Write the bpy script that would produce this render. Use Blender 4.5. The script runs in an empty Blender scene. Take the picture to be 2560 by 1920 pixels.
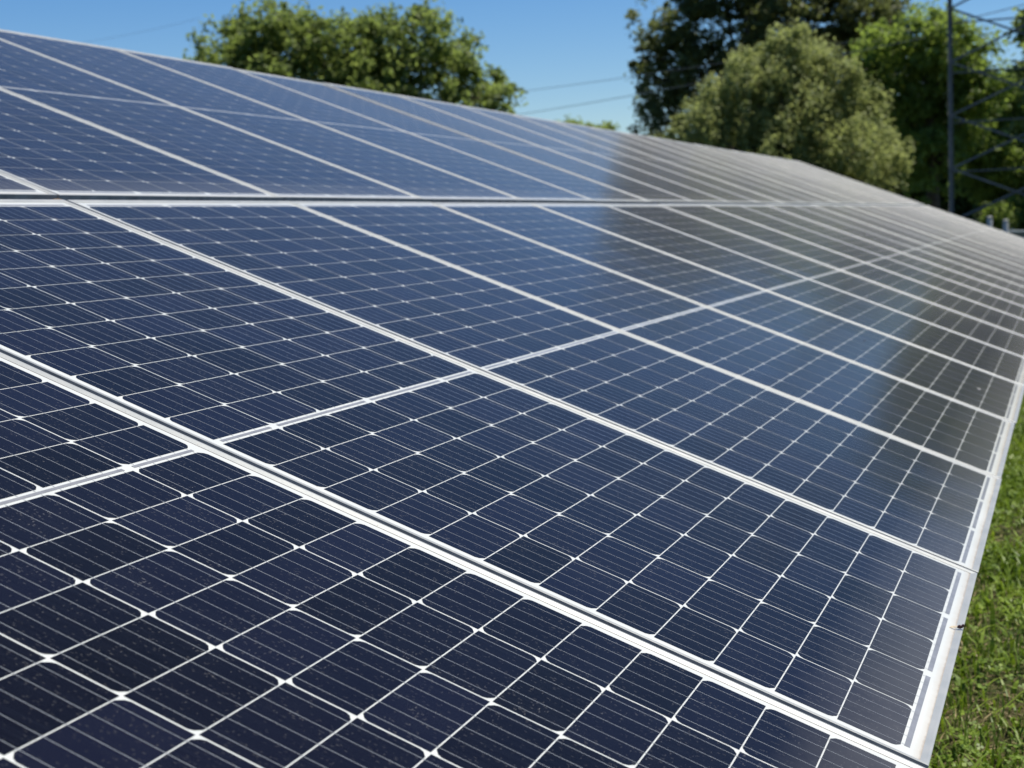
import bpy, math, random
import numpy as np
from mathutils import Matrix, Vector
R = math.radians
rng = np.random.default_rng(7)
random.seed(7)
scn = bpy.context.scene
col = scn.collection

# ------------------------------------------------------------------ camera
CAM = np.array([-1.78296, -0.16042, 1.19204])
RIGHT = np.array([0.3390867, -0.9396325, -0.0459460])
DOWN = np.array([-0.1080939, 0.0096010, -0.9940943])
FWD = np.array([0.9345244, 0.3420506, -0.0983130])
cd = bpy.data.cameras.new('camera'); cam = bpy.data.objects.new('camera', cd); col.objects.link(cam)
cd.sensor_width = 36; cd.sensor_fit = 'HORIZONTAL'; cd.lens = 54.08
cd.clip_start = 0.02; cd.clip_end = 6000
M = Matrix.Identity(4)
for i in range(3):
    M[i][0] = RIGHT[i]; M[i][1] = -DOWN[i]; M[i][2] = -FWD[i]; M[i][3] = CAM[i]
cam.matrix_world = M
cd.dof.use_dof = True; cd.dof.focus_distance = 2.05; cd.dof.aperture_fstop = 9.0
scn.camera = cam

# ------------------------------------------------------------------ sky, sun, exposure
SUN_EL, SUN_AZ = R(69), R(-52)     # azimuth of the direction towards the sun
world = bpy.data.worlds.new('World'); scn.world = world; world.use_nodes = True
wn = world.node_tree.nodes; wl = world.node_tree.links
sky = wn.new('ShaderNodeTexSky'); sky.sky_type = 'NISHITA'; sky.sun_disc = False
sky.sun_elevation = SUN_EL; sky.sun_rotation = math.pi/2 - SUN_AZ
sky.air_density = 1.0; sky.dust_density = 0.1; sky.ozone_density = 4.0; sky.altitude = 300
wn['Background'].inputs['Strength'].default_value = 0.078
hsv = wn.new('ShaderNodeHueSaturation'); hsv.inputs['Saturation'].default_value = 1.34; hsv.inputs['Hue'].default_value = 0.508
wl.new(sky.outputs[0], hsv.inputs['Color']); wl.new(hsv.outputs[0], wn['Background'].inputs['Color'])
sd = bpy.data.lights.new('sun', 'SUN'); sd.energy = 5.0; sd.angle = R(0.53); sd.color = (1, 0.94, 0.82)
so = bpy.data.objects.new('sun', sd); col.objects.link(so)
sdir = Vector((math.cos(SUN_EL)*math.cos(SUN_AZ), math.cos(SUN_EL)*math.sin(SUN_AZ), math.sin(SUN_EL)))
so.rotation_euler = sdir.to_track_quat('Z', 'Y').to_euler(); so.location = (0, 0, 40)
scn.view_settings.view_transform = 'Standard'; scn.view_settings.look = 'None'
scn.view_settings.exposure = 0.5; scn.view_settings.gamma = 1.0
scn.render.film_transparent = False

# ------------------------------------------------------------------ helpers
def link(o, parent=None):
    col.objects.link(o)
    if parent: o.parent = parent
    return o
def tag(o, label=None, cat=None, group=None, kind=None):
    if label: o['label'] = label
    if cat: o['category'] = cat
    if group: o['group'] = group
    if kind: o['kind'] = kind
    return o
def empty(name, loc=(0, 0, 0), rot=(0, 0, 0)):
    o = bpy.data.objects.new(name, None); o.empty_display_size = 0.2
    o.location = loc; o.rotation_euler = rot
    return link(o)
def mesh(name, v, f, mats, mi=None, smooth=False):
    me = bpy.data.meshes.new(name)
    me.from_pydata([tuple(p) for p in v], [], [tuple(q) for q in f])
    for m in (mats if isinstance(mats, (list, tuple)) else [mats]): me.materials.append(m)
    if mi is not None: me.polygons.foreach_set('material_index', np.asarray(mi, dtype=np.int32))
    if smooth: me.polygons.foreach_set('use_smooth', np.ones(len(me.polygons), dtype=bool))
    me.update()
    return me
def quads_mesh(name, V, mat, tint=None):
    """V: (n,4,3) array of quads, fast."""
    n = len(V); me = bpy.data.meshes.new(name)
    me.vertices.add(n*4); me.vertices.foreach_set('co', np.ascontiguousarray(V, dtype=np.float32).ravel())
    me.loops.add(n*4); me.loops.foreach_set('vertex_index', np.arange(n*4, dtype=np.int32))
    me.polygons.add(n); me.polygons.foreach_set('loop_start', np.arange(0, n*4, 4, dtype=np.int32))
    me.polygons.foreach_set('loop_total', np.full(n, 4, dtype=np.int32))
    me.materials.append(mat)
    if tint is not None:
        a = me.attributes.new('tint', 'FLOAT', 'FACE'); a.data.foreach_set('value', tint.astype(np.float32))
    me.update(calc_edges=True)
    return me
def ob(name, me, parent=None):
    return link(bpy.data.objects.new(name, me), parent)
class MB:
    """collects simple shapes into one mesh"""
    def __init__(s): s.v = []; s.f = []
    def add(s, v, f):
        b = len(s.v); s.v += [tuple(p) for p in v]; s.f += [tuple(i+b for i in q) for q in f]
    def box(s, lo, hi):
        x0, y0, z0 = lo; x1, y1, z1 = hi
        s.add([(x0,y0,z0),(x1,y0,z0),(x1,y1,z0),(x0,y1,z0),(x0,y0,z1),(x1,y0,z1),(x1,y1,z1),(x0,y1,z1)],
              [(0,3,2,1),(4,5,6,7),(0,1,5,4),(1,2,6,5),(2,3,7,6),(3,0,4,7)])
    def rect(s, x0, y0, x1, y1, z): s.add([(x0,y0,z),(x1,y0,z),(x1,y1,z),(x0,y1,z)], [(0,1,2,3)])
    def tube(s, pts, rad, n=8, cap=True):
        pts = [np.array(p, float) for p in pts]; k = len(pts)
        rad = [rad]*k if np.isscalar(rad) else rad
        b = len(s.v); prev = None
        for i, p in enumerate(pts):
            d = pts[min(i+1, k-1)] - pts[max(i-1, 0)]; d /= np.linalg.norm(d)+1e-12
            a = np.cross(d, [0, 0, 1.0]) if prev is None else prev - d*(prev@d)
            if np.linalg.norm(a) < 1e-4: a = np.cross(d, [1.0, 0, 0])
            a /= np.linalg.norm(a); c = np.cross(d, a); prev = a
            for j in range(n):
                t = 2*math.pi*j/n; s.v.append(tuple(p+rad[i]*(math.cos(t)*a+math.sin(t)*c)))
        for i in range(k-1):
            for j in range(n):
                s.f.append((b+i*n+j, b+i*n+(j+1) % n, b+(i+1)*n+(j+1) % n, b+(i+1)*n+j))
        if cap: s.f.append(tuple(b+j for j in reversed(range(n)))); s.f.append(tuple(b+(k-1)*n+j for j in range(n)))
    def angle(s, p0, p1, w, t, up=(0, 0, 1)):
        """L-section steel bar between two points"""
        p0 = np.array(p0, float); p1 = np.array(p1, float); d = (p1-p0)/np.linalg.norm(p1-p0)
        a = np.cross(d, up); a /= np.linalg.norm(a); c = np.cross(a, d)
        prof = [(0, 0), (w, 0), (w, t), (t, t), (t, w), (0, w)]
        v = [p0+x*a+y*c for x, y in prof]+[p1+x*a+y*c for x, y in prof]
        s.add(v, [(i, (i+1) % 6, 6+(i+1) % 6, 6+i) for i in range(6)]+[(5,4,3,2,1,0), (6,7,8,9,10,11)])
    def build(s, name, mat, parent=None, smooth=False):
        return ob(name, mesh(name, s.v, s.f, mat, smooth=smooth), parent)

# node helpers
def new_mat(name):
    m = bpy.data.materials.new(name); m.use_nodes = True
    nt = m.node_tree; return m, nt, nt.nodes['Principled BSDF']
def nd(nt, typ, **kw):
    n = nt.nodes.new('ShaderNode'+typ)
    for k, v in kw.items():
        if k in n.inputs: n.inputs[k].default_value = v
        else: setattr(n, k, v)
    return n
def math_(nt, op, a, b=None, clamp=False):
    n = nt.nodes.new('ShaderNodeMath'); n.operation = op; n.use_clamp = clamp
    for i, x in enumerate((a, b)):
        if x is None: continue
        if isinstance(x, (int, float)): n.inputs[i].default_value = x
        else: nt.links.new(x, n.inputs[i])
    return n.outputs[0]
def mixc(nt, fac, a, b):
    n = nt.nodes.new('ShaderNodeMix'); n.data_type = 'RGBA'
    for i, x in ((0, fac), (6, a), (7, b)):
        if isinstance(x, (int, float)): n.inputs[i].default_value = x
        elif isinstance(x, tuple): n.inputs[i].default_value = (*x, 1)
        else: nt.links.new(x, n.inputs[i])
    return n.outputs[2]
def ramp(nt, fac, a, b):
    n = nt.nodes.new('ShaderNodeMapRange'); n.inputs[1].default_value = a; n.inputs[2].default_value = b
    nt.links.new(fac, n.inputs[0]); return n.outputs[0]
def obj_coord(nt, shift=True):
    tc = nt.nodes.new('ShaderNodeTexCoord')
    if not shift: return tc.outputs['Object']
    oi = nt.nodes.new('ShaderNodeObjectInfo')
    add = nt.nodes.new('ShaderNodeVectorMath'); add.operation = 'ADD'
    cmb = nt.nodes.new('ShaderNodeCombineXYZ')
    nt.links.new(math_(nt, 'MULTIPLY', oi.outputs['Random'], 37.0), cmb.inputs[0])
    nt.links.new(math_(nt, 'MULTIPLY', oi.outputs['Random'], 61.0), cmb.inputs[1])
    nt.links.new(tc.outputs['Object'], add.inputs[0]); nt.links.new(cmb.outputs[0], add.inputs[1])
    return add.outputs[0]
def scaled(nt, vec, s):
    m = nt.nodes.new('ShaderNodeMapping'); m.inputs['Scale'].default_value = s
    nt.links.new(vec, m.inputs[0]); return m.outputs[0]
def noise(nt, vec, scale, detail=3, rough=0.55):
    n = nd(nt, 'TexNoise'); n.inputs['Scale'].default_value = scale; n.inputs['Detail'].default_value = detail
    n.inputs['Roughness'].default_value = rough; nt.links.new(vec, n.inputs['Vector']); return n.outputs[0]

# ------------------------------------------------------------------ materials
W, H = 1.002, 2.008                     # one panel
FR = 0.011                              # visible width of the frame rail
FILM = 0.135
def glass_coat(nt, b, vec, tc_raw):
    """the dusty front glass over whatever is laminated below it"""
    lw = nd(nt, 'LayerWeight'); lw.inputs['Blend'].default_value = 0.5
    cs = math_(nt, 'MAXIMUM', math_(nt, 'SUBTRACT', 1.0, lw.outputs['Facing']), 0.004)
    film = math_(nt, 'MULTIPLY', math_(nt, 'ADD', math_(nt, 'MULTIPLY', noise(nt, vec, 3.3, 4), 0.006), 0.0035), FILM)
    cov = math_(nt, 'SUBTRACT', 1.0, math_(nt, 'POWER', 2.71828, math_(nt, 'MULTIPLY', math_(nt, 'DIVIDE', film, math_(nt, 'MULTIPLY', cs, cs)), -1.0)), True)
    old = b.inputs['Base Color'].links[0].from_socket
    nt.links.new(mixc(nt, cov, old, (0.43, 0.425, 0.405)), b.inputs['Base Color'])
    nt.links.new(math_(nt, 'SUBTRACT', 1.0, cov), b.inputs['Coat Weight'])
    b.inputs['Coat IOR'].default_value = 1.145
    rn = noise(nt, vec, 9, 4)
    nt.links.new(math_(nt, 'ADD', math_(nt, 'MULTIPLY', rn, 0.06), 0.105), b.inputs['Coat Roughness'])
    bow = nd(nt, 'Bump', Strength=1.0, Distance=0.0022); nt.links.new(noise(nt, vec, 2.3, 1), bow.inputs['Height'])
    nt.links.new(bow.outputs[0], b.inputs['Coat Normal'])
    b.inputs['Sheen Weight'].default_value = 0.12
    b.inputs['Sheen Roughness'].default_value = 0.25
    b.inputs['Sheen Tint'].default_value = (0.95, 0.93, 0.86, 1)
    b.inputs['Roughness'].default_value = 0.55
    b.inputs['Specular IOR Level'].default_value = 0.0
def specks(nt, vec, scale, keep, size):
    v = nd(nt, 'TexVoronoi'); v.inputs['Scale'].default_value = scale; nt.links.new(vec, v.inputs['Vector'])
    near = math_(nt, 'LESS_THAN', v.outputs['Distance'], size)
    sep = nt.nodes.new('ShaderNodeSeparateColor'); nt.links.new(v.outputs['Color'], sep.inputs[0])
    return math_(nt, 'MULTIPLY', near, math_(nt, 'GREATER_THAN', sep.outputs[0], keep))
def dust_mask(nt, vec, raw):
    sep = nt.nodes.new('ShaderNodeSeparateXYZ'); nt.links.new(raw, sep.inputs[0])
    n1 = noise(nt, vec, 14, 4)
    low = math_(nt, 'SUBTRACT', 1.0, ramp(nt, math_(nt, 'ADD', sep.outputs[1], math_(nt, 'MULTIPLY', n1, 0.09)), 0.07, 0.22), True)
    lint = specks(nt, scaled(nt, vec, (1.0, 0.35, 1)), 330, 0.6, 0.22)
    lintb = specks(nt, scaled(nt, vec, (0.35, 1.0, 1)), 300, 0.7, 0.2)
    lint2 = specks(nt, scaled(nt, vec, (0.7, 1.0, 1)), 120, 0.95, 0.085)
    fine = ramp(nt, noise(nt, vec, 620, 2, 0.7), 0.50, 0.80)
    run = ramp(nt, noise(nt, scaled(nt, vec, (26, 1.2, 1)), 1.0, 3), 0.42, 0.7)
    patch = math_(nt, 'MULTIPLY', ramp(nt, n1, 0.38, 0.68), math_(nt, 'ADD', math_(nt, 'MULTIPLY', run, 0.8), 0.35))
    a = math_(nt, 'ADD', math_(nt, 'ADD', math_(nt, 'MULTIPLY', lint, 0.10), math_(nt, 'MULTIPLY', lintb, 0.10)), math_(nt, 'MULTIPLY', lint2, 0.30))
    a = math_(nt, 'ADD', a, math_(nt, 'MULTIPLY', fine, 0.024))
    a = math_(nt, 'MULTIPLY', a, math_(nt, 'ADD', math_(nt, 'MULTIPLY', patch, 1.5), 0.3))
    return math_(nt, 'ADD', a, math_(nt, 'MULTIPLY', low, 0.12), True)

def mat_cells():
    m, nt, b = new_mat('silicon_cells'); raw = obj_coord(nt, False); vec = obj_coord(nt)
    at = nd(nt, 'Attribute', attribute_name='tint')
    base = mixc(nt, at.outputs['Fac'], (0.0007, 0.0008, 0.0026), (0.0036, 0.0044, 0.0130))
    streak = noise(nt, scaled(nt, vec, (330, 9, 1)), 1.0, 3, 0.6)
    base = mixc(nt, math_(nt, 'MULTIPLY', ramp(nt, streak, 0.45, 0.8), 0.5), base, (0.008, 0.010, 0.018))
    wv = nd(nt, 'TexWave', bands_direction='Y'); wv.inputs['Scale'].default_value = 2*math.pi*100/20/math.pi  # fine silver fingers
    nt.links.new(raw, wv.inputs['Vector'])
    wv.inputs['Scale'].default_value = 220.0
    base = mixc(nt, math_(nt, 'MULTIPLY', ramp(nt, wv.outputs['Fac'], 0.8, 1.0), 0.10), base, (0.07, 0.075, 0.09))
    base = mixc(nt, dust_mask(nt, vec, raw), base, (0.42, 0.41, 0.39))
    nt.links.new(base, b.inputs['Base Color']); glass_coat(nt, b, vec, raw)
    return m
def mat_backsheet():
    m, nt, b = new_mat('white_backsheet'); raw = obj_coord(nt, False); vec = obj_coord(nt)
    sep = nt.nodes.new('ShaderNodeSeparateXYZ'); nt.links.new(raw, sep.inputs[0]); x, y = sep.outputs[0], sep.outputs[1]
    n1 = noise(nt, vec, 60, 4); n2 = noise(nt, vec, 7, 2)
    base = mixc(nt, ramp(nt, n2, 0.3, 0.7), (0.45, 0.47, 0.46), (0.49, 0.505, 0.49))
    # dirt line washed against the lower rail, thin dirt lines along the side rails
    wob = math_(nt, 'ADD', math_(nt, 'MULTIPLY', n1, 0.006), math_(nt, 'MULTIPLY', n2, 0.004))
    dy = math_(nt, 'ADD', math_(nt, 'SUBTRACT', y, FR), wob)
    low = math_(nt, 'SUBTRACT', 1.0, ramp(nt, dy, 0.0065, 0.0165), True)
    core = math_(nt, 'SUBTRACT', 1.0, ramp(nt, dy, 0.0050, 0.0080), True)
    base = mixc(nt, math_(nt, 'MULTIPLY', low, 0.42), base, (0.36, 0.29, 0.21))
    base = mixc(nt, math_(nt, 'MULTIPLY', core, 0.45), base, (0.17, 0.12, 0.08))
    dx = math_(nt, 'MINIMUM', math_(nt, 'SUBTRACT', x, FR), math_(nt, 'SUBTRACT', W-FR, x))
    side = math_(nt, 'SUBTRACT', 1.0, ramp(nt, math_(nt, 'ADD', dx, math_(nt, 'MULTIPLY', n1, 0.001)), 0.0009, 0.0018), True)
    base = mixc(nt, math_(nt, 'MULTIPLY', side, 0.35), base, (0.42, 0.30, 0.24))
    base = mixc(nt, math_(nt, 'MULTIPLY', specks(nt, vec, 70, 0.9, 0.1), 0.5), base, (0.25, 0.2, 0.15))
    nt.links.new(base, b.inputs['Base Color']); glass_coat(nt, b, vec, raw)
    return m
def mat_ribbon(name, c, lo=0.5):
    m, nt, b = new_mat(name); vec = obj_coord(nt)
    n = noise(nt, vec, 40, 3)
    base = mixc(nt, ramp(nt, n, 0.3, 0.7), tuple(lo*x for x in c), c)
    nt.links.new(base, b.inputs['Base Color']); b.inputs['Metallic'].default_value = 0.25
    glass_coat(nt, b, vec, vec); b.inputs['Roughness'].default_value = 0.35
    return m
def mat_alu():
    m, nt, b = new_mat('anodised_aluminium'); vec = obj_coord(nt)
    n = noise(nt, vec, 18, 4); n2 = noise(nt, scaled(nt, vec, (1, 1, 1)), 400, 2)
    base = mixc(nt, ramp(nt, n, 0.35, 0.7), (0.315, 0.33, 0.325), (0.385, 0.39, 0.375))
    base = mixc(nt, math_(nt, 'MULTIPLY', specks(nt, vec, 120, 0.93, 0.12), 0.5), base, (0.2, 0.16, 0.12))
    nt.links.new(base, b.inputs['Base Color']); b.inputs['Metallic'].default_value = 0.3
    nt.links.new(math_(nt, 'ADD', math_(nt, 'MULTIPLY', n2, 0.14), 0.33), b.inputs['Roughness'])
    return m
def mat_simple(name, c, rough=0.6, metal=0.0, var=0.25, scale=6.0):
    m, nt, b = new_mat(name); vec = obj_coord(nt)
    n = noise(nt, vec, scale, 4)
    base = mixc(nt, ramp(nt, n, 0.3, 0.7), tuple(x*(1-var) for x in c), tuple(min(1, x*(1+var)) for x in c))
    nt.links.new(base, b.inputs['Base Color']); b.inputs['Roughness'].default_value = rough
    b.inputs['Metallic'].default_value = metal
    return m
def mat_leaf(name, dark, light, trans=0.35, rough=0.5, clump=0.9):
    m, nt, b = new_mat(name)
    at = nd(nt, 'Attribute', attribute_name='tint'); raw = obj_coord(nt, False)
    n = noise(nt, raw, clump, 3)
    f = math_(nt, 'ADD', math_(nt, 'MULTIPLY', at.outputs['Fac'], 0.6), math_(nt, 'MULTIPLY', ramp(nt, n, 0.3, 0.7), 0.4))
    c = mixc(nt, f, dark, light)
    nt.links.new(c, b.inputs['Base Color']); b.inputs['Roughness'].default_value = rough
    b.inputs['Specular IOR Level'].default_value = 0.22
    tr = nd(nt, 'BsdfTranslucent'); hs = nd(nt, 'HueSaturation', Saturation=1.1, Value=1.25)
    nt.links.new(c, hs.inputs['Color']); nt.links.new(hs.outputs[0], tr.inputs[0])
    mx = nd(nt, 'MixShader'); mx.inputs[0].default_value = trans
    nt.links.new(b.outputs[0], mx.inputs[1]); nt.links.new(tr.outputs[0], mx.inputs[2])
    nt.links.new(mx.outputs[0], nt.nodes['Material Output'].inputs[0])
    return m
M_CELL = mat_cells(); M_BACK = mat_backsheet(); M_ALU = mat_alu()
M_WIRE = mat_ribbon('busbar_silver', (0.31, 0.33, 0.35), 0.75); M_RIB = mat_ribbon('tinned_ribbon', (0.25, 0.255, 0.27), 0.75)
M_ALUSIDE = mat_simple('gap_shade_aluminium_side', (0.36, 0.36, 0.345), 0.6, 0.2, 0.3, 20)  # side-wall colour tuned to carry the shade of the gaps between panels
M_STEEL = mat_simple('galvanised_steel', (0.36, 0.38, 0.39), 0.5, 0.5)
M_TOWER = mat_simple('weathered_tower_steel', (0.12, 0.125, 0.125), 0.55, 0.2, 0.2, 1.5)
M_BARK = mat_simple('bark', (0.085, 0.065, 0.048), 0.9, 0, 0.4, 5)
M_WIREDARK = mat_simple('conductor', (0.10, 0.11, 0.12), 0.6, 0.3)
M_WHITEPOST = mat_simple('white_post_paint', (0.36, 0.37, 0.36), 0.6, 0, 0.12)
M_RAILST = mat_simple('guard_rail_zinc', (0.19, 0.22, 0.22), 0.55, 0.3)

# ------------------------------------------------------------------ ground
def mat_ground():
    m, nt, b = new_mat('lawn_soil'); tc = nt.nodes.new('ShaderNodeTexCoord'); g = tc.outputs['Object']
    n1 = noise(nt, g, 0.9, 5); n2 = noise(nt, g, 11, 5, 0.65); n3 = noise(nt, g, 70, 4, 0.7)
    c = mixc(nt, ramp(nt, n2, 0.3, 0.7), (0.030, 0.048, 0.014), (0.075, 0.085, 0.030))
    c = mixc(nt, math_(nt, 'MULTIPLY', ramp(nt, n1, 0.52, 0.68), 0.8), c, (0.115, 0.080, 0.045))
    c = mixc(nt, math_(nt, 'MULTIPLY', ramp(nt, n3, 0.4, 0.7), 0.5), c, (0.035, 0.028, 0.014))
    nt.links.new(c, b.inputs['Base Color']); b.inputs['Roughness'].default_value = 0.95
    b.inputs['Specular IOR Level'].default_value = 0.1
    bp = nd(nt, 'Bump', Strength=0.8, Distance=0.03); nt.links.new(n3, bp.inputs['Height']); nt.links.new(bp.outputs[0], b.inputs['Normal'])
    return m
G = 2500.0
tag(ob('ground', mesh('ground', [(-G,-G,0),(G,-G,0),(G,G,0),(-G,G,0)], [(0,1,2,3)], mat_ground())), kind='structure')

# ------------------------------------------------------------------ the solar panels
TILT = R(22); Z0 = 0.55
UP_ = np.array([1.0, 0, 0]); VP_ = np.array([0, math.cos(TILT), math.sin(TILT)]); NP_ = np.array([0, -math.sin(TILT), math.cos(TILT)])
def plane(u, v, n=0.0): return UP_*u + VP_*v + NP_*n + np.array([0, 0, Z0])
CW, CH, GU, GV, GM = 0.15675, 0.078375, 0.0029, 0.0017, 0.0155   # cell width, height, gaps, centre gap
X0 = (W - 6*CW - 5*GU)/2
Y0 = (H - 24*CH - 22*GV - GM)/2
YM0 = Y0 + 12*CH + 11*GV; YM1 = YM0 + GM
def cell_mesh(upper):
    """72 half cells of one half of the panel; each has two clipped corners"""
    V = []; F = []; T = []
    ch = 0.0102; Y = YM1 if upper else Y0
    for c in range(6):
        x0 = X0 + c*(CW+GU); x1 = x0+CW
        away = (c % 2 == 0)
        top = away if upper else not away           # clipped corners towards larger y?
        for r in range(12):
            y0 = Y + r*(CH+GV); y1 = y0+CH; z = 0.0
            if top: pts = [(x0,y0),(x1,y0),(x1,y1-ch),(x1-ch*.25,y1-ch*.5),(x1-ch,y1),(x0+ch,y1),(x0+ch*.25,y1-ch*.5),(x0,y1-ch)]
            else: pts = [(x0+ch,y0),(x1-ch,y0),(x1-ch*.25,y0+ch*.5),(x1,y0+ch),(x1,y1),(x0,y1),(x0,y0+ch),(x0+ch*.25,y0+ch*.5)]
            b = len(V); V += [(px, py, z) for px, py in pts]; F.append(tuple(range(b, b+8))); T.append(rng.random())
    me = mesh('cell_bank', V, F, M_CELL)
    a = me.attributes.new('tint', 'FLOAT', 'FACE'); a.data.foreach_set('value', np.array(T, dtype=np.float32))
    return me
def wire_mesh(upper):
    mb = MB(); y0, y1 = (YM1-0.004, H-Y0+0.007) if upper else (Y0-0.007, YM0+0.004)
    if upper: y0 = YM1-0.004
    for c in range(6):
        for k in range(5):
            x = X0 + c*(CW+GU) + CW*(k+0.5)/5
            mb.rect(x-0.00038, y0, x+0.00038, y1, 0.00012)
    return mesh('busbar_wires', mb.v, mb.f, M_WIRE)
def frame_mesh():
    prof = [(FR, -0.0012), (FR, 0.0004), (0.0034, 0.0028), (0.0008, 0.0028), (0, 0.0021), (0, -0.0375), (0.0008, -0.0382), (0.024, -0.0382), (0.024, -0.0364), (0.0018, -0.0364), (0.0018, -0.0062), (FR, -0.0062)]
    V = []; F = []; n = len(prof)
    for a, (sx, sy, ox, oy) in enumerate([(1,1,0,0), (-1,1,W,0), (-1,-1,W,H), (1,-1,0,H)]):
        for (d, z) in prof: V.append((ox+sx*d, oy+sy*d, z))
    for a in range(4):
        b = (a+1) % 4
        for i in range(n):
            j = (i+1) % n; F.append((a*n+i, a*n+j, b*n+j, b*n+i))
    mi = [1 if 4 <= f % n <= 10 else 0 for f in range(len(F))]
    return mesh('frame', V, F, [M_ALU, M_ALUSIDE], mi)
def backsheet_mesh():
    mb = MB(); z = -0.00025; e = FR-0.002
    mb.box((e, e, -0.0052), (W-e, H-e, z))
    return mesh('backsheet', mb.v, mb.f, M_BACK)
def ribbon_mesh(x0, x1, yc, w=0.0070):
    mb = MB(); mb.rect(x0, yc-w/2, x1, yc+w/2, 0.00006)
    return mesh('collector_ribbon', mb.v, mb.f, M_RIB)
ME = dict(frame=frame_mesh(), back=backsheet_mesh(), c0=cell_mesh(False), c1=cell_mesh(True), w0=wire_mesh(False), w1=wire_mesh(True))
RIBS = []
def colx(c): return X0 + c*(CW+GU)
for a, b in ((0, 2), (2, 4), (4, 6)):
    for yc in (Y0-0.0078, H-Y0+0.0078): RIBS.append(ribbon_mesh(colx(a)+0.012, colx(b)-GU-0.012, yc))
for a, b in ((0, 1), (1, 3), (3, 5), (5, 6)): RIBS.append(ribbon_mesh(colx(a)+0.008, colx(b)-GU-0.010, (YM0+YM1)/2, 0.0056))
def make_panel():
    root = empty('solar_panel')
    ob('frame', ME['frame'], root); ob('backsheet', ME['back'], root)
    for k in ('0', '1'):
        c = ob('cell_bank', ME['c'+k], root); ob('busbar_wires', ME['w'+k], c)
    for r in RIBS: ob('collector_ribbon', r, root)
    return root
def copy_tree(o, parent=None):
    c = o.copy(); col.objects.link(c); c.parent = parent
    for ch in o.children: copy_tree(ch, c)
    return c
ORD = ['first','second','third','fourth','fifth','sixth','seventh','eighth','ninth','tenth','eleventh','twelfth','thirteenth','fourteenth','fifteenth','sixteenth','seventeenth','eighteenth','nineteenth','twentieth','twenty-first','twenty-second','twenty-third','twenty-fourth']
proto = make_panel(); first = True
NPAN = 23
PL, PU, DU, GROW = 1.01304, 1.00667, 0.02523, 0.0330
panel_at = {}
for row in (0, 1):
    start = 0
    for s in range(start, NPAN):
        o = proto if first else copy_tree(proto); first = False
        if row == 0: u = s*PL - PL/2 - W/2; v = 0.0
        else: u = s*PU + DU - PU/2 - W/2; v = H + GROW
        j = rng.normal(0, 1, 5)
        v += float(np.clip(j[0], -1.5, 1.5))*0.0012; n = float(np.clip(j[1], -1.5, 1.5))*0.0009*(0.35 if s < 4 else 0.7); jr = 0.35 if s < 4 else 1.0
        p = plane(u, v, n); o.location = p
        o.rotation_euler = (TILT + float(np.clip(j[2], -1.5, 1.5))*R(0.045)*jr, float(np.clip(j[3], -1.5, 1.5))*R(0.03)*jr, float(np.clip(j[4], -1.5, 1.5))*R(0.02))
        panel_at[row, s] = o
        k = s - start
        if row == 0:
            if s == 0: lab = 'nearest solar panel, dark navy, filling the bottom left corner of the photo'
            else: lab = '%s solar panel in the lower row, %s counting from the camera' % ('dark navy' if s < 3 else 'blue' if s < 5 else 'grey reflecting', ORD[s])
        else: lab = '%s solar panel in the upper row, %s counting from the camera' % ('slate blue' if s < 8 else 'pale grey', ORD[s])
        tag(o, lab, 'solar panel', 'framed solar panels of the ground array')

bugscale = 1.35
# rack under the panels (mostly hidden)
rk = tag(empty('mounting_rack', (0, 0, 0)), 'galvanised steel rack carrying both rows of solar panels above the lawn', 'rack')
ULEN0, ULEN1 = -1.0, 22.4
for v in (0.42, 1.58, 2.46, 3.62):
    mb = MB(); a = plane(ULEN0, v, -0.0800); b_ = plane(ULEN1, v, -0.0800)
    mb.box((ULEN0, -0.02, -0.02), (ULEN1, 0.02, 0.0205)); o = mb.build('purlin', M_STEEL, rk)
    o.location = plane(0, v, -0.0600); o.rotation_euler = (TILT, 0, 0)
for u in np.arange(-0.6, 22.5, 3.2):
    mb = MB(); mb.box((-0.03, 0.15, -0.05), (0.03, 3.85, 0.048)); o = mb.build('rafter', M_STEEL, rk)
    o.location = plane(u, 0, -0.1300); o.rotation_euler = (TILT, 0, 0)
    for v in (0.55, 3.4):
        p = plane(u, v, -0.19); mb = MB(); mb.box((p[0]-0.04, p[1]-0.04, -0.3), (p[0]+0.04, p[1]+0.04, p[2])); mb.build('post', M_STEEL, rk)

# ------------------------------------------------------------------ small debris lying on the panels
def ray(x, y):
    d = RIGHT*((x-1280)/3846.0) + DOWN*((y-960)/3846.0) + FWD; return d/np.linalg.norm(d)
def on_panel(x, y):
    d = ray(x, y); o = CAM - np.array([0, 0, Z0]); t = -(o@NP_)/(d@NP_); return CAM + d*t
def blob(cx, cy, cz, rx, ry, rz, n=10, jit=0.15):
    v = []; f = []
    m = n//2
    for i in range(m+1):
        th = math.pi*i/m
        for j in range(n):
            ph = 2*math.pi*j/n; k = 1+random.uniform(-jit, jit)
            v.append((cx+rx*k*math.sin(th)*math.cos(ph), cy+ry*k*math.sin(th)*math.sin(ph), cz+rz*math.cos(th)))
    for i in range(m):
        for j in range(n): f.append((i*n+j, (i+1)*n+j, (i+1)*n+(j+1) % n, i*n+(j+1) % n))
    return v, f
M_BUG = mat_simple('insect_shell', (0.045, 0.015, 0.012), 0.3, 0, 0.3, 300)
M_WING = mat_simple('insect_wing', (0.50, 0.42, 0.30), 0.4, 0, 0.2, 300)
M_DROP = mat_simple('dried_dropping', (0.55, 0.54, 0.48), 0.9, 0, 0.3, 200)
M_DEADLEAF = mat_simple('dead_leaf', (0.11, 0.065, 0.03), 0.8, 0, 0.3, 150)
p = on_panel(2390, 1574) + NP_*0.0010
bug = tag(empty('dead_insect', p, (TILT, 0, R(-75))), 'dead brown insect with a pale wing on the white lower panel margin', 'insect')
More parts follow.
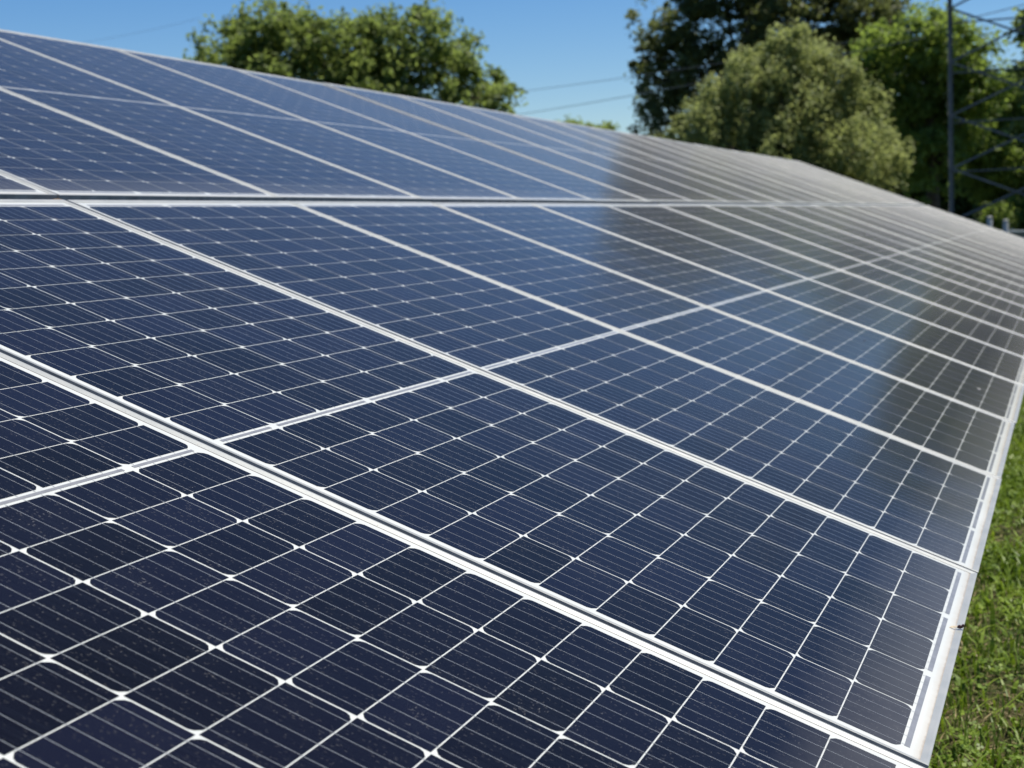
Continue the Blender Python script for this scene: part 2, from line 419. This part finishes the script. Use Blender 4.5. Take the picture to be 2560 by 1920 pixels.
mb = MB(); mb.add(*blob(0.004, 0, 0.0030, 0.0038, 0.0022, 0.0021)); mb.add(*blob(0.0078, 0.0014, 0.0034, 0.002, 0.0018, 0.0018)); mb.build('body', M_BUG, bug, True); bug.scale = (bugscale,)*3
mb = MB(); mb.add([(0.002,0.0012,0.0038),(-0.0045,0.0022,0.003),(-0.0085,0.0006,0.0022),(-0.0045,-0.0012,0.0026),(0.002,-0.0008,0.0036),
                   (0.002,0.0012,0.0036),(-0.0045,0.0022,0.0028),(-0.0085,0.0006,0.002),(-0.0045,-0.0012,0.0024),(0.002,-0.0008,0.0034)],
                  [(0,1,2,3,4),(9,8,7,6,5)]); mb.build('wing', M_WING, bug)
p = on_panel(2447, 973)
mb = MB(); mb.add(*blob(0, 0, 0.001, 0.006, 0.005, 0.0022, 10, 0.3)); mb.add(*blob(0.008, -0.004, 0.001, 0.003, 0.002, 0.0015, 8, 0.3))
o = mb.build('bird_dropping', M_DROP); o.location = p; o.rotation_euler = (TILT, 0, 0)
tag(o, 'small whitish bird dropping on a dark lower panel near the grass side', 'dropping')
p = on_panel(2161, 852)
mb = MB(); mb.add(*blob(0, 0, 0.002, 0.0035, 0.003, 0.0022)); o = mb.build('seed', M_BUG, None, True); o.location = p; o.rotation_euler = (TILT, 0, 0)
tag(o, 'tiny black seed lying on a blue lower row panel', 'seed')
p = plane(0.995, H+GROW*0.5, 0.0)
mb = MB()
for i in range(5):
    c = np.array([rng.uniform(-.035, .035), rng.uniform(-.006, .006), rng.uniform(-0.012, -0.004)])
    mb.add(*blob(*c, 0.012, 0.006, 0.003, 8, 0.35))
o = mb.build('leaf_litter', M_DEADLEAF); o.location = p; o.rotation_euler = (TILT, 0, 0)
tag(o, 'brown bits of dead leaf caught in the gap between the two panel rows', 'leaf litter')

# ------------------------------------------------------------------ grass
def blades(n, area, hmin, hmax, w, tint_lo, tint_hi, dens=None, curl=0.6):
    x = rng.uniform(area[0], area[1], n); y = rng.uniform(area[2], area[3], n)
    if dens is not None:
        k = rng.random(n) < dens(x, y); x, y = x[k], y[k]; n = len(x)
    a = rng.uniform(0, 2*np.pi, n); h = rng.uniform(hmin, hmax, n)*(0.6+0.8*rng.random(n)); lean = rng.uniform(0.1, 1.0, n)*curl
    ww = w*rng.uniform(0.6, 1.5, n)
    dx, dy = np.cos(a), np.sin(a); sx, sy = -dy, dx
    segs = []
    P = [np.stack([x, y, np.zeros(n)], 1)]
    for t in (0.4, 0.75, 1.0):
        ho = h*lean*t**2; z = h*(t - 0.45*lean*t**2); z = np.maximum(z, 0.004)
        P.append(np.stack([x+dx*ho, y+dy*ho, z], 1))
    S = np.stack([sx, sy, np.zeros(n)], 1)
    wd = [0.8, 1.0, 0.75, 0.08]
    Q = []
    for i in range(3):
        Q.append(np.stack([P[i]-S*(ww*wd[i]/2)[:, None], P[i]+S*(ww*wd[i]/2)[:, None], P[i+1]+S*(ww*wd[i+1]/2)[:, None], P[i+1]-S*(ww*wd[i+1]/2)[:, None]], 1))
    T = np.tile(rng.uniform(tint_lo, tint_hi, n), 3)
    return np.concatenate(Q), T
def vnoise(x, y, s, seed):
    r = np.random.default_rng(seed); g = r.random((64, 64)); fx = x*s; fy = y*s
    i = np.floor(fx).astype(int); j = np.floor(fy).astype(int); u = fx-i; v = fy-j; u = u*u*(3-2*u); v = v*v*(3-2*v)
    q = lambda a, b: g[a % 64, b % 64]
    return (q(i,j)*(1-u)+q(i+1,j)*u)*(1-v)+(q(i,j+1)*(1-u)+q(i+1,j+1)*u)*v
bare = lambda x, y: np.clip(vnoise(x, y, 2.2, 3)*0.65+vnoise(x, y, 6.5, 4)*0.5 - 0.12, 0.05, 1)
def mat_grass(name, dark, light, dry=False):
    return mat_leaf(name, dark, light, 0.3, 0.45, 3.0)
M_GR = mat_grass('grass_blades', (0.042, 0.088, 0.011), (0.265, 0.36, 0.055))
M_DRY = mat_grass('dry_thatch', (0.17, 0.13, 0.065), (0.42, 0.35, 0.20))
def on_ground(x, y):
    d = ray(x, y); return CAM + d*(CAM[2]/-d[2])
SOIL = [(on_ground(2475, 1338), 0.30, 0.10), (on_ground(2545, 1350), 0.34, 0.12), (on_ground(2440, 1560), 0.10, 0.06)]
def bare2(x, y):
    k = bare(x, y)
    for c, a, b_ in SOIL: k = k*(1-0.8*np.exp(-(((x-c[0])/(b_*1.5))**2+((y-c[1])/a)**2)**2))
    return k
near = (-1.0, 9.5, -2.6, 0.25)
q1, t1 = blades(310000, near, 0.02, 0.055, 0.0042, 0, 1, bare2, 0.9)
q2, t2 = blades(14000, near, 0.05, 0.11, 0.0062, 0.3, 1, bare2, 1.1)
# clover-like broad leaves low in the sward
def clover(n, area, dens):
    x = rng.uniform(area[0], area[1], n); y = rng.uniform(area[2], area[3], n); k = rng.random(n) < dens(x, y); x, y = x[k], y[k]; n = len(x)
    z = rng.uniform(0.012, 0.045, n); Q = []; T = []
    c = np.stack([x, y, z], 1); a0 = rng.uniform(0, 6.28, n); s = rng.uniform(0.005, 0.010, n); tl = rng.normal(0, 0.35, (n, 2))
    for i in range(3):
        a = a0+i*2.094; d = np.stack([np.cos(a), np.sin(a), tl[:, 0]*np.cos(a)+tl[:, 1]*np.sin(a)], 1); e = np.stack([-np.sin(a), np.cos(a), -tl[:, 0]*np.sin(a)+tl[:, 1]*np.cos(a)], 1)
        Q.append(np.stack([c, c+(d*0.9+e*0.75)*s[:, None], c+d*1.7*s[:, None], c+(d*0.9-e*0.75)*s[:, None]], 1)); T.append(rng.uniform(0.0, 0.8, n))
    return np.concatenate(Q), np.concatenate(T)
q3, t3 = clover(50000, near, lambda x, y: np.clip(vnoise(x, y, 3.1, 9)*1.6-0.45, 0, 1))
far = (2, 40, -14, 0.25)
q4, t4 = blades(90000, far, 0.035, 0.075, 0.012, 0, 1, None, 0.8)
tag(ob('grass', quads_mesh('grass', np.concatenate([q1, q2, q3, q4]), M_GR, np.concatenate([t1, t2, t3, t4]))), 'short green lawn grass with clover growing beside the panel edge', 'grass', kind='stuff')
q5, t5 = blades(48000, near, 0.02, 0.06, 0.0032, 0, 1, lambda x, y: np.clip(1.05-bare(x, y)*1.3, 0.06, 1), 1.9)
q5[:, :, 2] *= 0.45
tag(ob('dry_grass', quads_mesh('dry_grass', q5, M_DRY, t5)), 'dry straw coloured thatch lying between the green grass blades', 'dry grass', kind='stuff')

# ------------------------------------------------------------------ trees
def at(x, y, d):
    """point at horizontal distance d in the direction of a place in the view"""
    r = ray(x, y); return CAM + r*(d/math.hypot(r[0], r[1]))
def leaf_cloud(lobes, nclump, nleaf, crad, lsize, shell=0.5, updroop=0.0, stretch=1.0):
    """lobes: (centre, (rx,ry,rz)); leaves gather in clumps on and inside each lobe"""
    C = np.array([l[0] for l in lobes]); S = np.array([l[1] for l in lobes])
    wt = (S.prod(1))**(2/3); wt /= wt.sum()
    k = rng.choice(len(lobes), nclump, p=wt)
    d = rng.normal(size=(nclump, 3)); d /= np.linalg.norm(d, axis=1)[:, None]
    rr = shell + (1.06-shell)*rng.random(nclump)**0.6
    rr = np.where(rng.random(nclump) < 0.13, rng.uniform(1.05, 1.28, nclump), rr)
    cc = C[k] + d*S[k]*rr[:, None]
    cr = crad*rng.uniform(0.4, 1.6, nclump)
    n = nclump*nleaf; ci = np.repeat(np.arange(nclump), nleaf)
    off = rng.normal(size=(n, 3)); off *= (rng.random(n)**0.5/np.linalg.norm(off, axis=1))[:, None]
    off[:, 2] *= 0.8*stretch
    p = cc[ci] + off*cr[ci][:, None]
    nrm = rng.normal(size=(n, 3)); nrm[:, 2] = np.abs(nrm[:, 2])+0.35; nrm += 0.5*off; nrm /= np.linalg.norm(nrm, axis=1)[:, None]
    t = rng.normal(size=(n, 3)); t[:, 2] += updroop; t -= nrm*(t*nrm).sum(1)[:, None]; t /= np.linalg.norm(t, axis=1)[:, None]
    b = np.cross(nrm, t); s = lsize*rng.uniform(0.6, 1.3, n)
    L = (s*stretch**0.5)[:, None]; Wd = (s*0.55/stretch**0.5)[:, None]
    Q = np.stack([p-t*L, p+b*Wd, p+t*L, p-b*Wd], 1)
    tint = np.clip(rng.random(nclump)[ci]*0.55 + rng.random(n)*0.45, 0, 1)
    return Q, tint
def tree(name, label, cat, base, lobes, mat, nclump, nleaf, crad, lsize, trunk_r, group='trees beyond the panels', **kw):
    base = np.array([base[0], base[1], 0.0])
    root = tag(empty(name, base), label, cat, group)
    C = np.array([l[0] for l in lobes]); top = C[:, 2].max(); low = (C[:, 2]-np.array([l[1][2] for l in lobes])).min()
    mb = MB(); cen = C.mean(0)
    fork = max(1.2, min(low+0.6, 0.35*top))
    j = [(0, 0, -0.2), (0.03, 0.02, fork*0.5), tuple(0.1*(cen-base)*[1, 1, 0]+[0, 0, fork]), tuple((cen-base)*[0.4, 0.4, 0]+[0, 0, fork+(top-fork)*0.45]), tuple((cen-base)*[0.8, 0.8, 0]+[0, 0, fork+(top-fork)*0.85])]
    mb.tube(j, [trunk_r*1.25, trunk_r, trunk_r*0.8, trunk_r*0.5, trunk_r*0.15], 9)
    for c in C:
        e = c-base; st = np.array(j[2])*(1-0.5*rng.random()) + np.array(j[3])*0.5*rng.random(); st[2] = min(st[2], e[2]*0.8+0.2)
        mid = st*0.5+e*0.5+rng.normal(0, 0.15, 3)+[0, 0, 0.15]
        mb.tube([st, mid, e], [trunk_r*0.42, trunk_r*0.25, trunk_r*0.06], 6)
        for _ in range(3):
            q = e+np.clip(rng.normal(0, 0.3, 3), -0.5, 0.5)*np.array([l[1] for l in lobes]).mean(); mb.tube([mid*0.4+e*0.6, e*0.5+q*0.5, q], [trunk_r*0.12, trunk_r*0.07, trunk_r*0.02], 5)
    mb.build('trunk', M_BARK, root, True)
    Q, t = leaf_cloud([(np.array(l[0])-base, l[1]) for l in lobes], nclump, nleaf, crad, lsize, **kw)
    cr = ob('crown', quads_mesh('crown', Q, mat, t), root)
    return root
def lob(d, items, dz=0.8, depth=1.0):
    out = []; m = d/3846.0*1.06
    for (x, y, r) in items:
        dd = d + rng.normal(0, dz); c = at(x, y, dd); rm = r*m
        out.append((c, (rm*depth, rm*depth, rm)))
    return out
L_LEFT = mat_leaf('leaves_broad_green', (0.125, 0.170, 0.050), (0.25, 0.305, 0.100), 0.64)
L_OAK = mat_leaf('leaves_dark_oak', (0.065, 0.082, 0.030), (0.21, 0.235, 0.085), 0.5)
L_OLIVE = mat_leaf('leaves_grey_olive', (0.17, 0.20, 0.075), (0.38, 0.42, 0.17), 0.5, 0.6)
L_LIME = mat_leaf('leaves_light_green', (0.14, 0.195, 0.040), (0.255, 0.325, 0.090), 0.62)
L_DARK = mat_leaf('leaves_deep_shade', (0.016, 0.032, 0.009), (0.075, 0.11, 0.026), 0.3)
L_RIGHT = mat_leaf('leaves_mid_green', (0.13, 0.185, 0.040), (0.25, 0.315, 0.090), 0.62)

b = at(880, 200, 60)
tree('broadleaf_tree', 'broad green tree against the sky behind the upper panel row, left of the gap', 'tree', b,
     lob(60, [(560,150,72),(640,105,78),(720,120,84),(800,125,86),(880,125,88),(960,120,84),(1035,105,78),(1120,170,74),(1200,225,62),(1255,262,34),
              (690,42,34),(598,72,36),(760,52,36),(930,50,36),(1050,42,38),(1150,108,30),(525,160,30),(1185,165,28),(640,240,110),(780,250,120),(930,260,120),(1080,270,110),(860,360,130),(1000,370,110),(1275,235,18)]),
     L_LEFT, 1250, 46, 0.45, 0.115, 0.28, shell=0.35)
b = at(1900, 300, 80)
tree('oak_tree', 'tallest dark oak behind the olive green tree, cut by the top of the photo', 'tree', b,
     lob(80, [(1690,60,95),(1665,160,72),(1650,262,52),(1805,-40,95),(1880,-70,120),(1965,-40,130),(2110,20,100),(2185,15,68),(1790,80,120),(1910,70,130),(2040,80,130),(2160,90,90),
              (1720,220,90),(1830,230,120),(1960,230,130),(2100,220,130),(1640,330,46),(1740,350,90),(1880,380,130),(2060,380,130),(1625,120,30),(1612,175,24),(1880,-150,95),(1850,-120,70),(1930,-190,60),(2010,-130,75),(2230,30,40)]),
     L_OAK, 1500, 52, 0.55, 0.14, 0.45, shell=0.45)
b = at(1990, 380, 45)
tree('olive_green_tree', 'pale olive green bushy tree in front of the dark oak', 'tree', b,
     lob(45, [(1985,150,56),(1938,132,34),(2035,132,36),(1988,98,28),(1868,200,50),(1832,168,24),(1798,262,50),(2090,200,50),(2138,188,26),(1950,205,52),(2015,225,58),(1985,300,60),(1960,262,98),(2080,290,92),(2150,305,56),(2190,255,24),(2208,375,46),(2238,420,36),(1765,322,46),(1735,292,24),(1880,355,100),(2020,375,118),(2140,388,80),(1702,337,38),(1668,346,24),(1900,460,120),(2100,480,110),(1900,150,20),(2075,150,22),(1770,235,18)], 0.5),
     L_OLIVE, 1500, 54, 0.27, 0.062, 0.2, shell=0.4, updroop=0.9, stretch=1.5)
b = at(2330, 300, 58)
tree('light_green_tree', 'bright green leafy tree directly behind the steel lattice tower leg', 'tree', b,
     lob(58, [(2170,150,52),(2230,120,58),(2300,105,62),(2280,55,26),(2370,120,64),(2430,125,56),(2462,215,56),(2400,190,70),(2460,160,24),(2300,200,90),(2220,230,74),(2380,270,84),(2290,320,90),(2330,400,80),(2200,310,50),(2335,40,26),(2360,35,22)]),
     L_LIME, 680, 46, 0.42, 0.10, 0.25, shell=0.4)
b = at(2560, 380, 62)
tree('bushy_tree', 'sunlit bushy tree right of the tower leg at the right edge', 'tree', b,
     lob(62, [(2505,245,48),(2510,280,66),(2580,250,80),(2455,300,46),(2500,380,86),(2600,360,110),(2460,430,56),(2540,470,76),(2640,300,90),(2530,215,26)]),
     L_RIGHT, 800, 56, 0.42, 0.10, 0.22, shell=0.4)
b = at(2330, 470, 72)
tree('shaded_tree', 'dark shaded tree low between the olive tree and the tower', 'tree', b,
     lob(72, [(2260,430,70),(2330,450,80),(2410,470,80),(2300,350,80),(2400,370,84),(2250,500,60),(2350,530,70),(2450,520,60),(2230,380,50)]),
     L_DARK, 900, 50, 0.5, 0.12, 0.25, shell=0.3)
b = at(1455, 320, 110)
tree('distant_tree', 'small distant tree just peeking over the panels in the sky gap', 'tree', b,
     lob(110, [(1400,326,12),(1436,324,17),(1475,333,12),(1518,332,12),(1440,360,36),(1500,362,32)]),
     L_LEFT, 260, 45, 0.6, 0.16, 0.25, shell=0.3)
b = at(2800, 300, 46)
tree('tall_tree', 'tall broad tree beyond the right edge, mirrored darkly in the lower panels', 'tree', b,
     lob(46, [(2640,80,60),(2720,20,110),(2830,-20,140),(2940,10,130),(2700,160,110),(2830,150,150),(2960,160,130),(2720,300,120),(2850,320,150),(2990,320,120),(2660,230,60)]),
     L_LEFT, 1100, 50, 0.5, 0.13, 0.35, shell=0.4)

# ------------------------------------------------------------------ lattice tower
TD = 40.0
pL = at(2376, 400, TD); view = (pL-CAM)*[1, 1, 0]; view /= np.linalg.norm(view); side = np.array([view[1], -view[0], 0])   # side: to the right
TW0, TSP, NL = 3.1, 1.30, 10
zb = at(2376, 556, TD)[2] - 1.30   # level of the lowest node
tw = tag(empty('lattice_tower', (pL[0], pL[1], 0)), 'dark steel lattice pylon with crossed braces standing at the right edge', 'pylon')
def corner(i, z):
    """i: 0 near left, 1 near right, 2 far right, 3 far left"""
    k = max(0.0, z)*0.012; w = TW0
    a = side*(0 if i in (0, 3) else w) + view*(0 if i in (0, 1) else w)
    mid = side*w/2 + view*w/2
    return a + (mid-a)/np.linalg.norm(mid-a)*k + np.array([0, 0, z])
ztop = zb + NL*TSP
for i in range(4):
    mb = MB(); mb.angle(corner(i, -0.3), corner(i, ztop), 0.06, 0.012, up=tuple(view*(1 if i in (0, 1) else -1)+side*(0.001)))
    mb.build('leg', M_TOWER, tw)
for i in range(4):
    j = (i+1) % 4
    for l in range(NL):
        if i == 2:      # far face: level girts only
            mb = MB(); mb.angle(corner(2, zb+l*TSP), corner(3, zb+l*TSP), 0.04, 0.006); mb.build('girt', M_TOWER, tw); continue
        z0 = zb+l*TSP; z1 = z0+TSP
        for a, b_, o_ in ((corner(i, z0), corner(j, z1), 0), (corner(i, z1), corner(j, z0), 1)):
            nrm = np.cross(b_-a, [0, 0, 1.0]); nrm /= np.linalg.norm(nrm)
            mb = MB(); mb.angle(a+nrm*0.012*o_, b_+nrm*0.012*o_, 0.05, 0.008); mb.build('brace', M_TOWER, tw)
for z, L in ((ztop-0.2, 3.2), (ztop-2.6, 2.6)):
    mb = MB(); c = corner(0, z)*0.5+corner(2, z)*0.5
    for dx in (-0.9, 0.9): mb.angle(c+view*dx-side*(L+1.2), c+view*dx+side*(L+1.2), 0.10, 0.012)
    mb.build('cross_arm', M_TOWER, tw)
# overhead wires
def wire(name, a, b_, sag, r, label):
    a = np.array(a); b_ = np.array(b_); mb = MB(); P = []
    for t in np.linspace(0, 1, 40): P.append(a*(1-t)+b_*t - np.array([0, 0, sag*4*t*(1-t)]))
    mb.tube(P, r, 6); o = mb.build(name, M_WIREDARK, None, True)
    tag(o, label, 'wire', 'overhead power wires in the sky')
def through(p0, p1, t0, t1): return p0+(p1-p0)*t0, p0+(p1-p0)*t1
p0, p1 = at(1300, 219, 88), at(1610, 174, 74)
wire('overhead_wire', *through(p0, p1, -1.2, 2.4), 0.25, 0.014, 'upper of the two wires crossing the sky between the trees')
p0, p1 = at(1310, 274, 86), at(1610, 220, 72)
wire('overhead_wire', *through(p0, p1, -1.2, 2.4), 0.25, 0.016, 'lower of the two wires crossing the sky between the trees')
p0, p1 = at(203, 97, 120), at(500, 45, 112)
wire('overhead_wire', *through(p0, p1, -0.6, 1.0), 0.3, 0.008, 'faint wire in the sky left of the broad green tree')
p0, p1 = at(2420, 45, 60), at(2560, 8, 55)
wire('overhead_wire', *through(p0, p1, -0.6, 3.0), 0.05, 0.016, 'wire passing behind the top of the lattice tower')

# ------------------------------------------------------------------ guard rail and posts at the far right
gd = 36.0
g0 = at(2440, 575, gd+3); g1 = at(2760, 575, gd-5)
gv = (g1-g0)*[1, 1, 0]; gl = np.linalg.norm(gv); gv /= gl; gn = np.array([gv[1], -gv[0], 0])
gr = tag(empty('guard_rail', (g0[0], g0[1], 0)), 'low grey guard rail behind the white marker post at the right edge', 'guard rail')
prof = [(0.0, 0.46), (0.05, 0.49), (0.05, 0.53), (0.0, 0.57), (0.0, 0.61), (0.05, 0.65), (0.05, 0.69), (0.0, 0.72)]
V = []; F = []
for t in (-2.0, gl+6):
    for (d, z) in prof: V.append(tuple(gv*t+gn*d+np.array([0, 0, z])))
    for (d, z) in reversed(prof): V.append(tuple(gv*t+gn*(d-0.006)+np.array([0, 0, z])))
k = 2*len(prof)
for i in range(k): F.append((i, (i+1) % k, k+(i+1) % k, k+i))
ob('beam', mesh('beam', V, F, M_RAILST), gr)
for t in np.arange(-1.5, gl+6, 2.0):
    mb = MB(); c = gv*t-gn*0.1; mb.box((c[0]-0.05, c[1]-0.05, -0.2), (c[0]+0.05, c[1]+0.05, 0.74)); mb.build('post', M_RAILST, gr)
for x, y0, lab in ((2514, 553, 'taller white marker post in front of the guard rail'), (2474, 545, 'shorter white marker post nearer to the tower')):
    c = at(x, y0, 33); root = tag(empty('marker_post', (c[0], c[1], 0)), lab, 'post', 'white marker posts')
    mb = MB(); mb.tube([(0, 0, -0.2), (0, 0, c[2]-0.03), (0, 0, c[2])], [0.055, 0.055, 0.04], 12); mb.build('shaft', M_WHITEPOST, root, True)
    mb = MB(); mb.tube([(0, 0, c[2]+0.002), (0, 0, c[2]+0.02), (0, 0, c[2]+0.035)], [0.06, 0.06, 0.03], 12); mb.build('cap', M_WHITEPOST, root, True)
# shrubs by the rail
b = at(2540, 540, 42)
tree('low_shrub', 'low green shrub above the guard rail at the right edge', 'shrub', b,
     lob(42, [(2500,545,30),(2545,535,34),(2595,540,40),(2475,560,20)], 0.3), L_LIME, 160, 45, 0.22, 0.05, 0.05, group=None, shell=0.3)
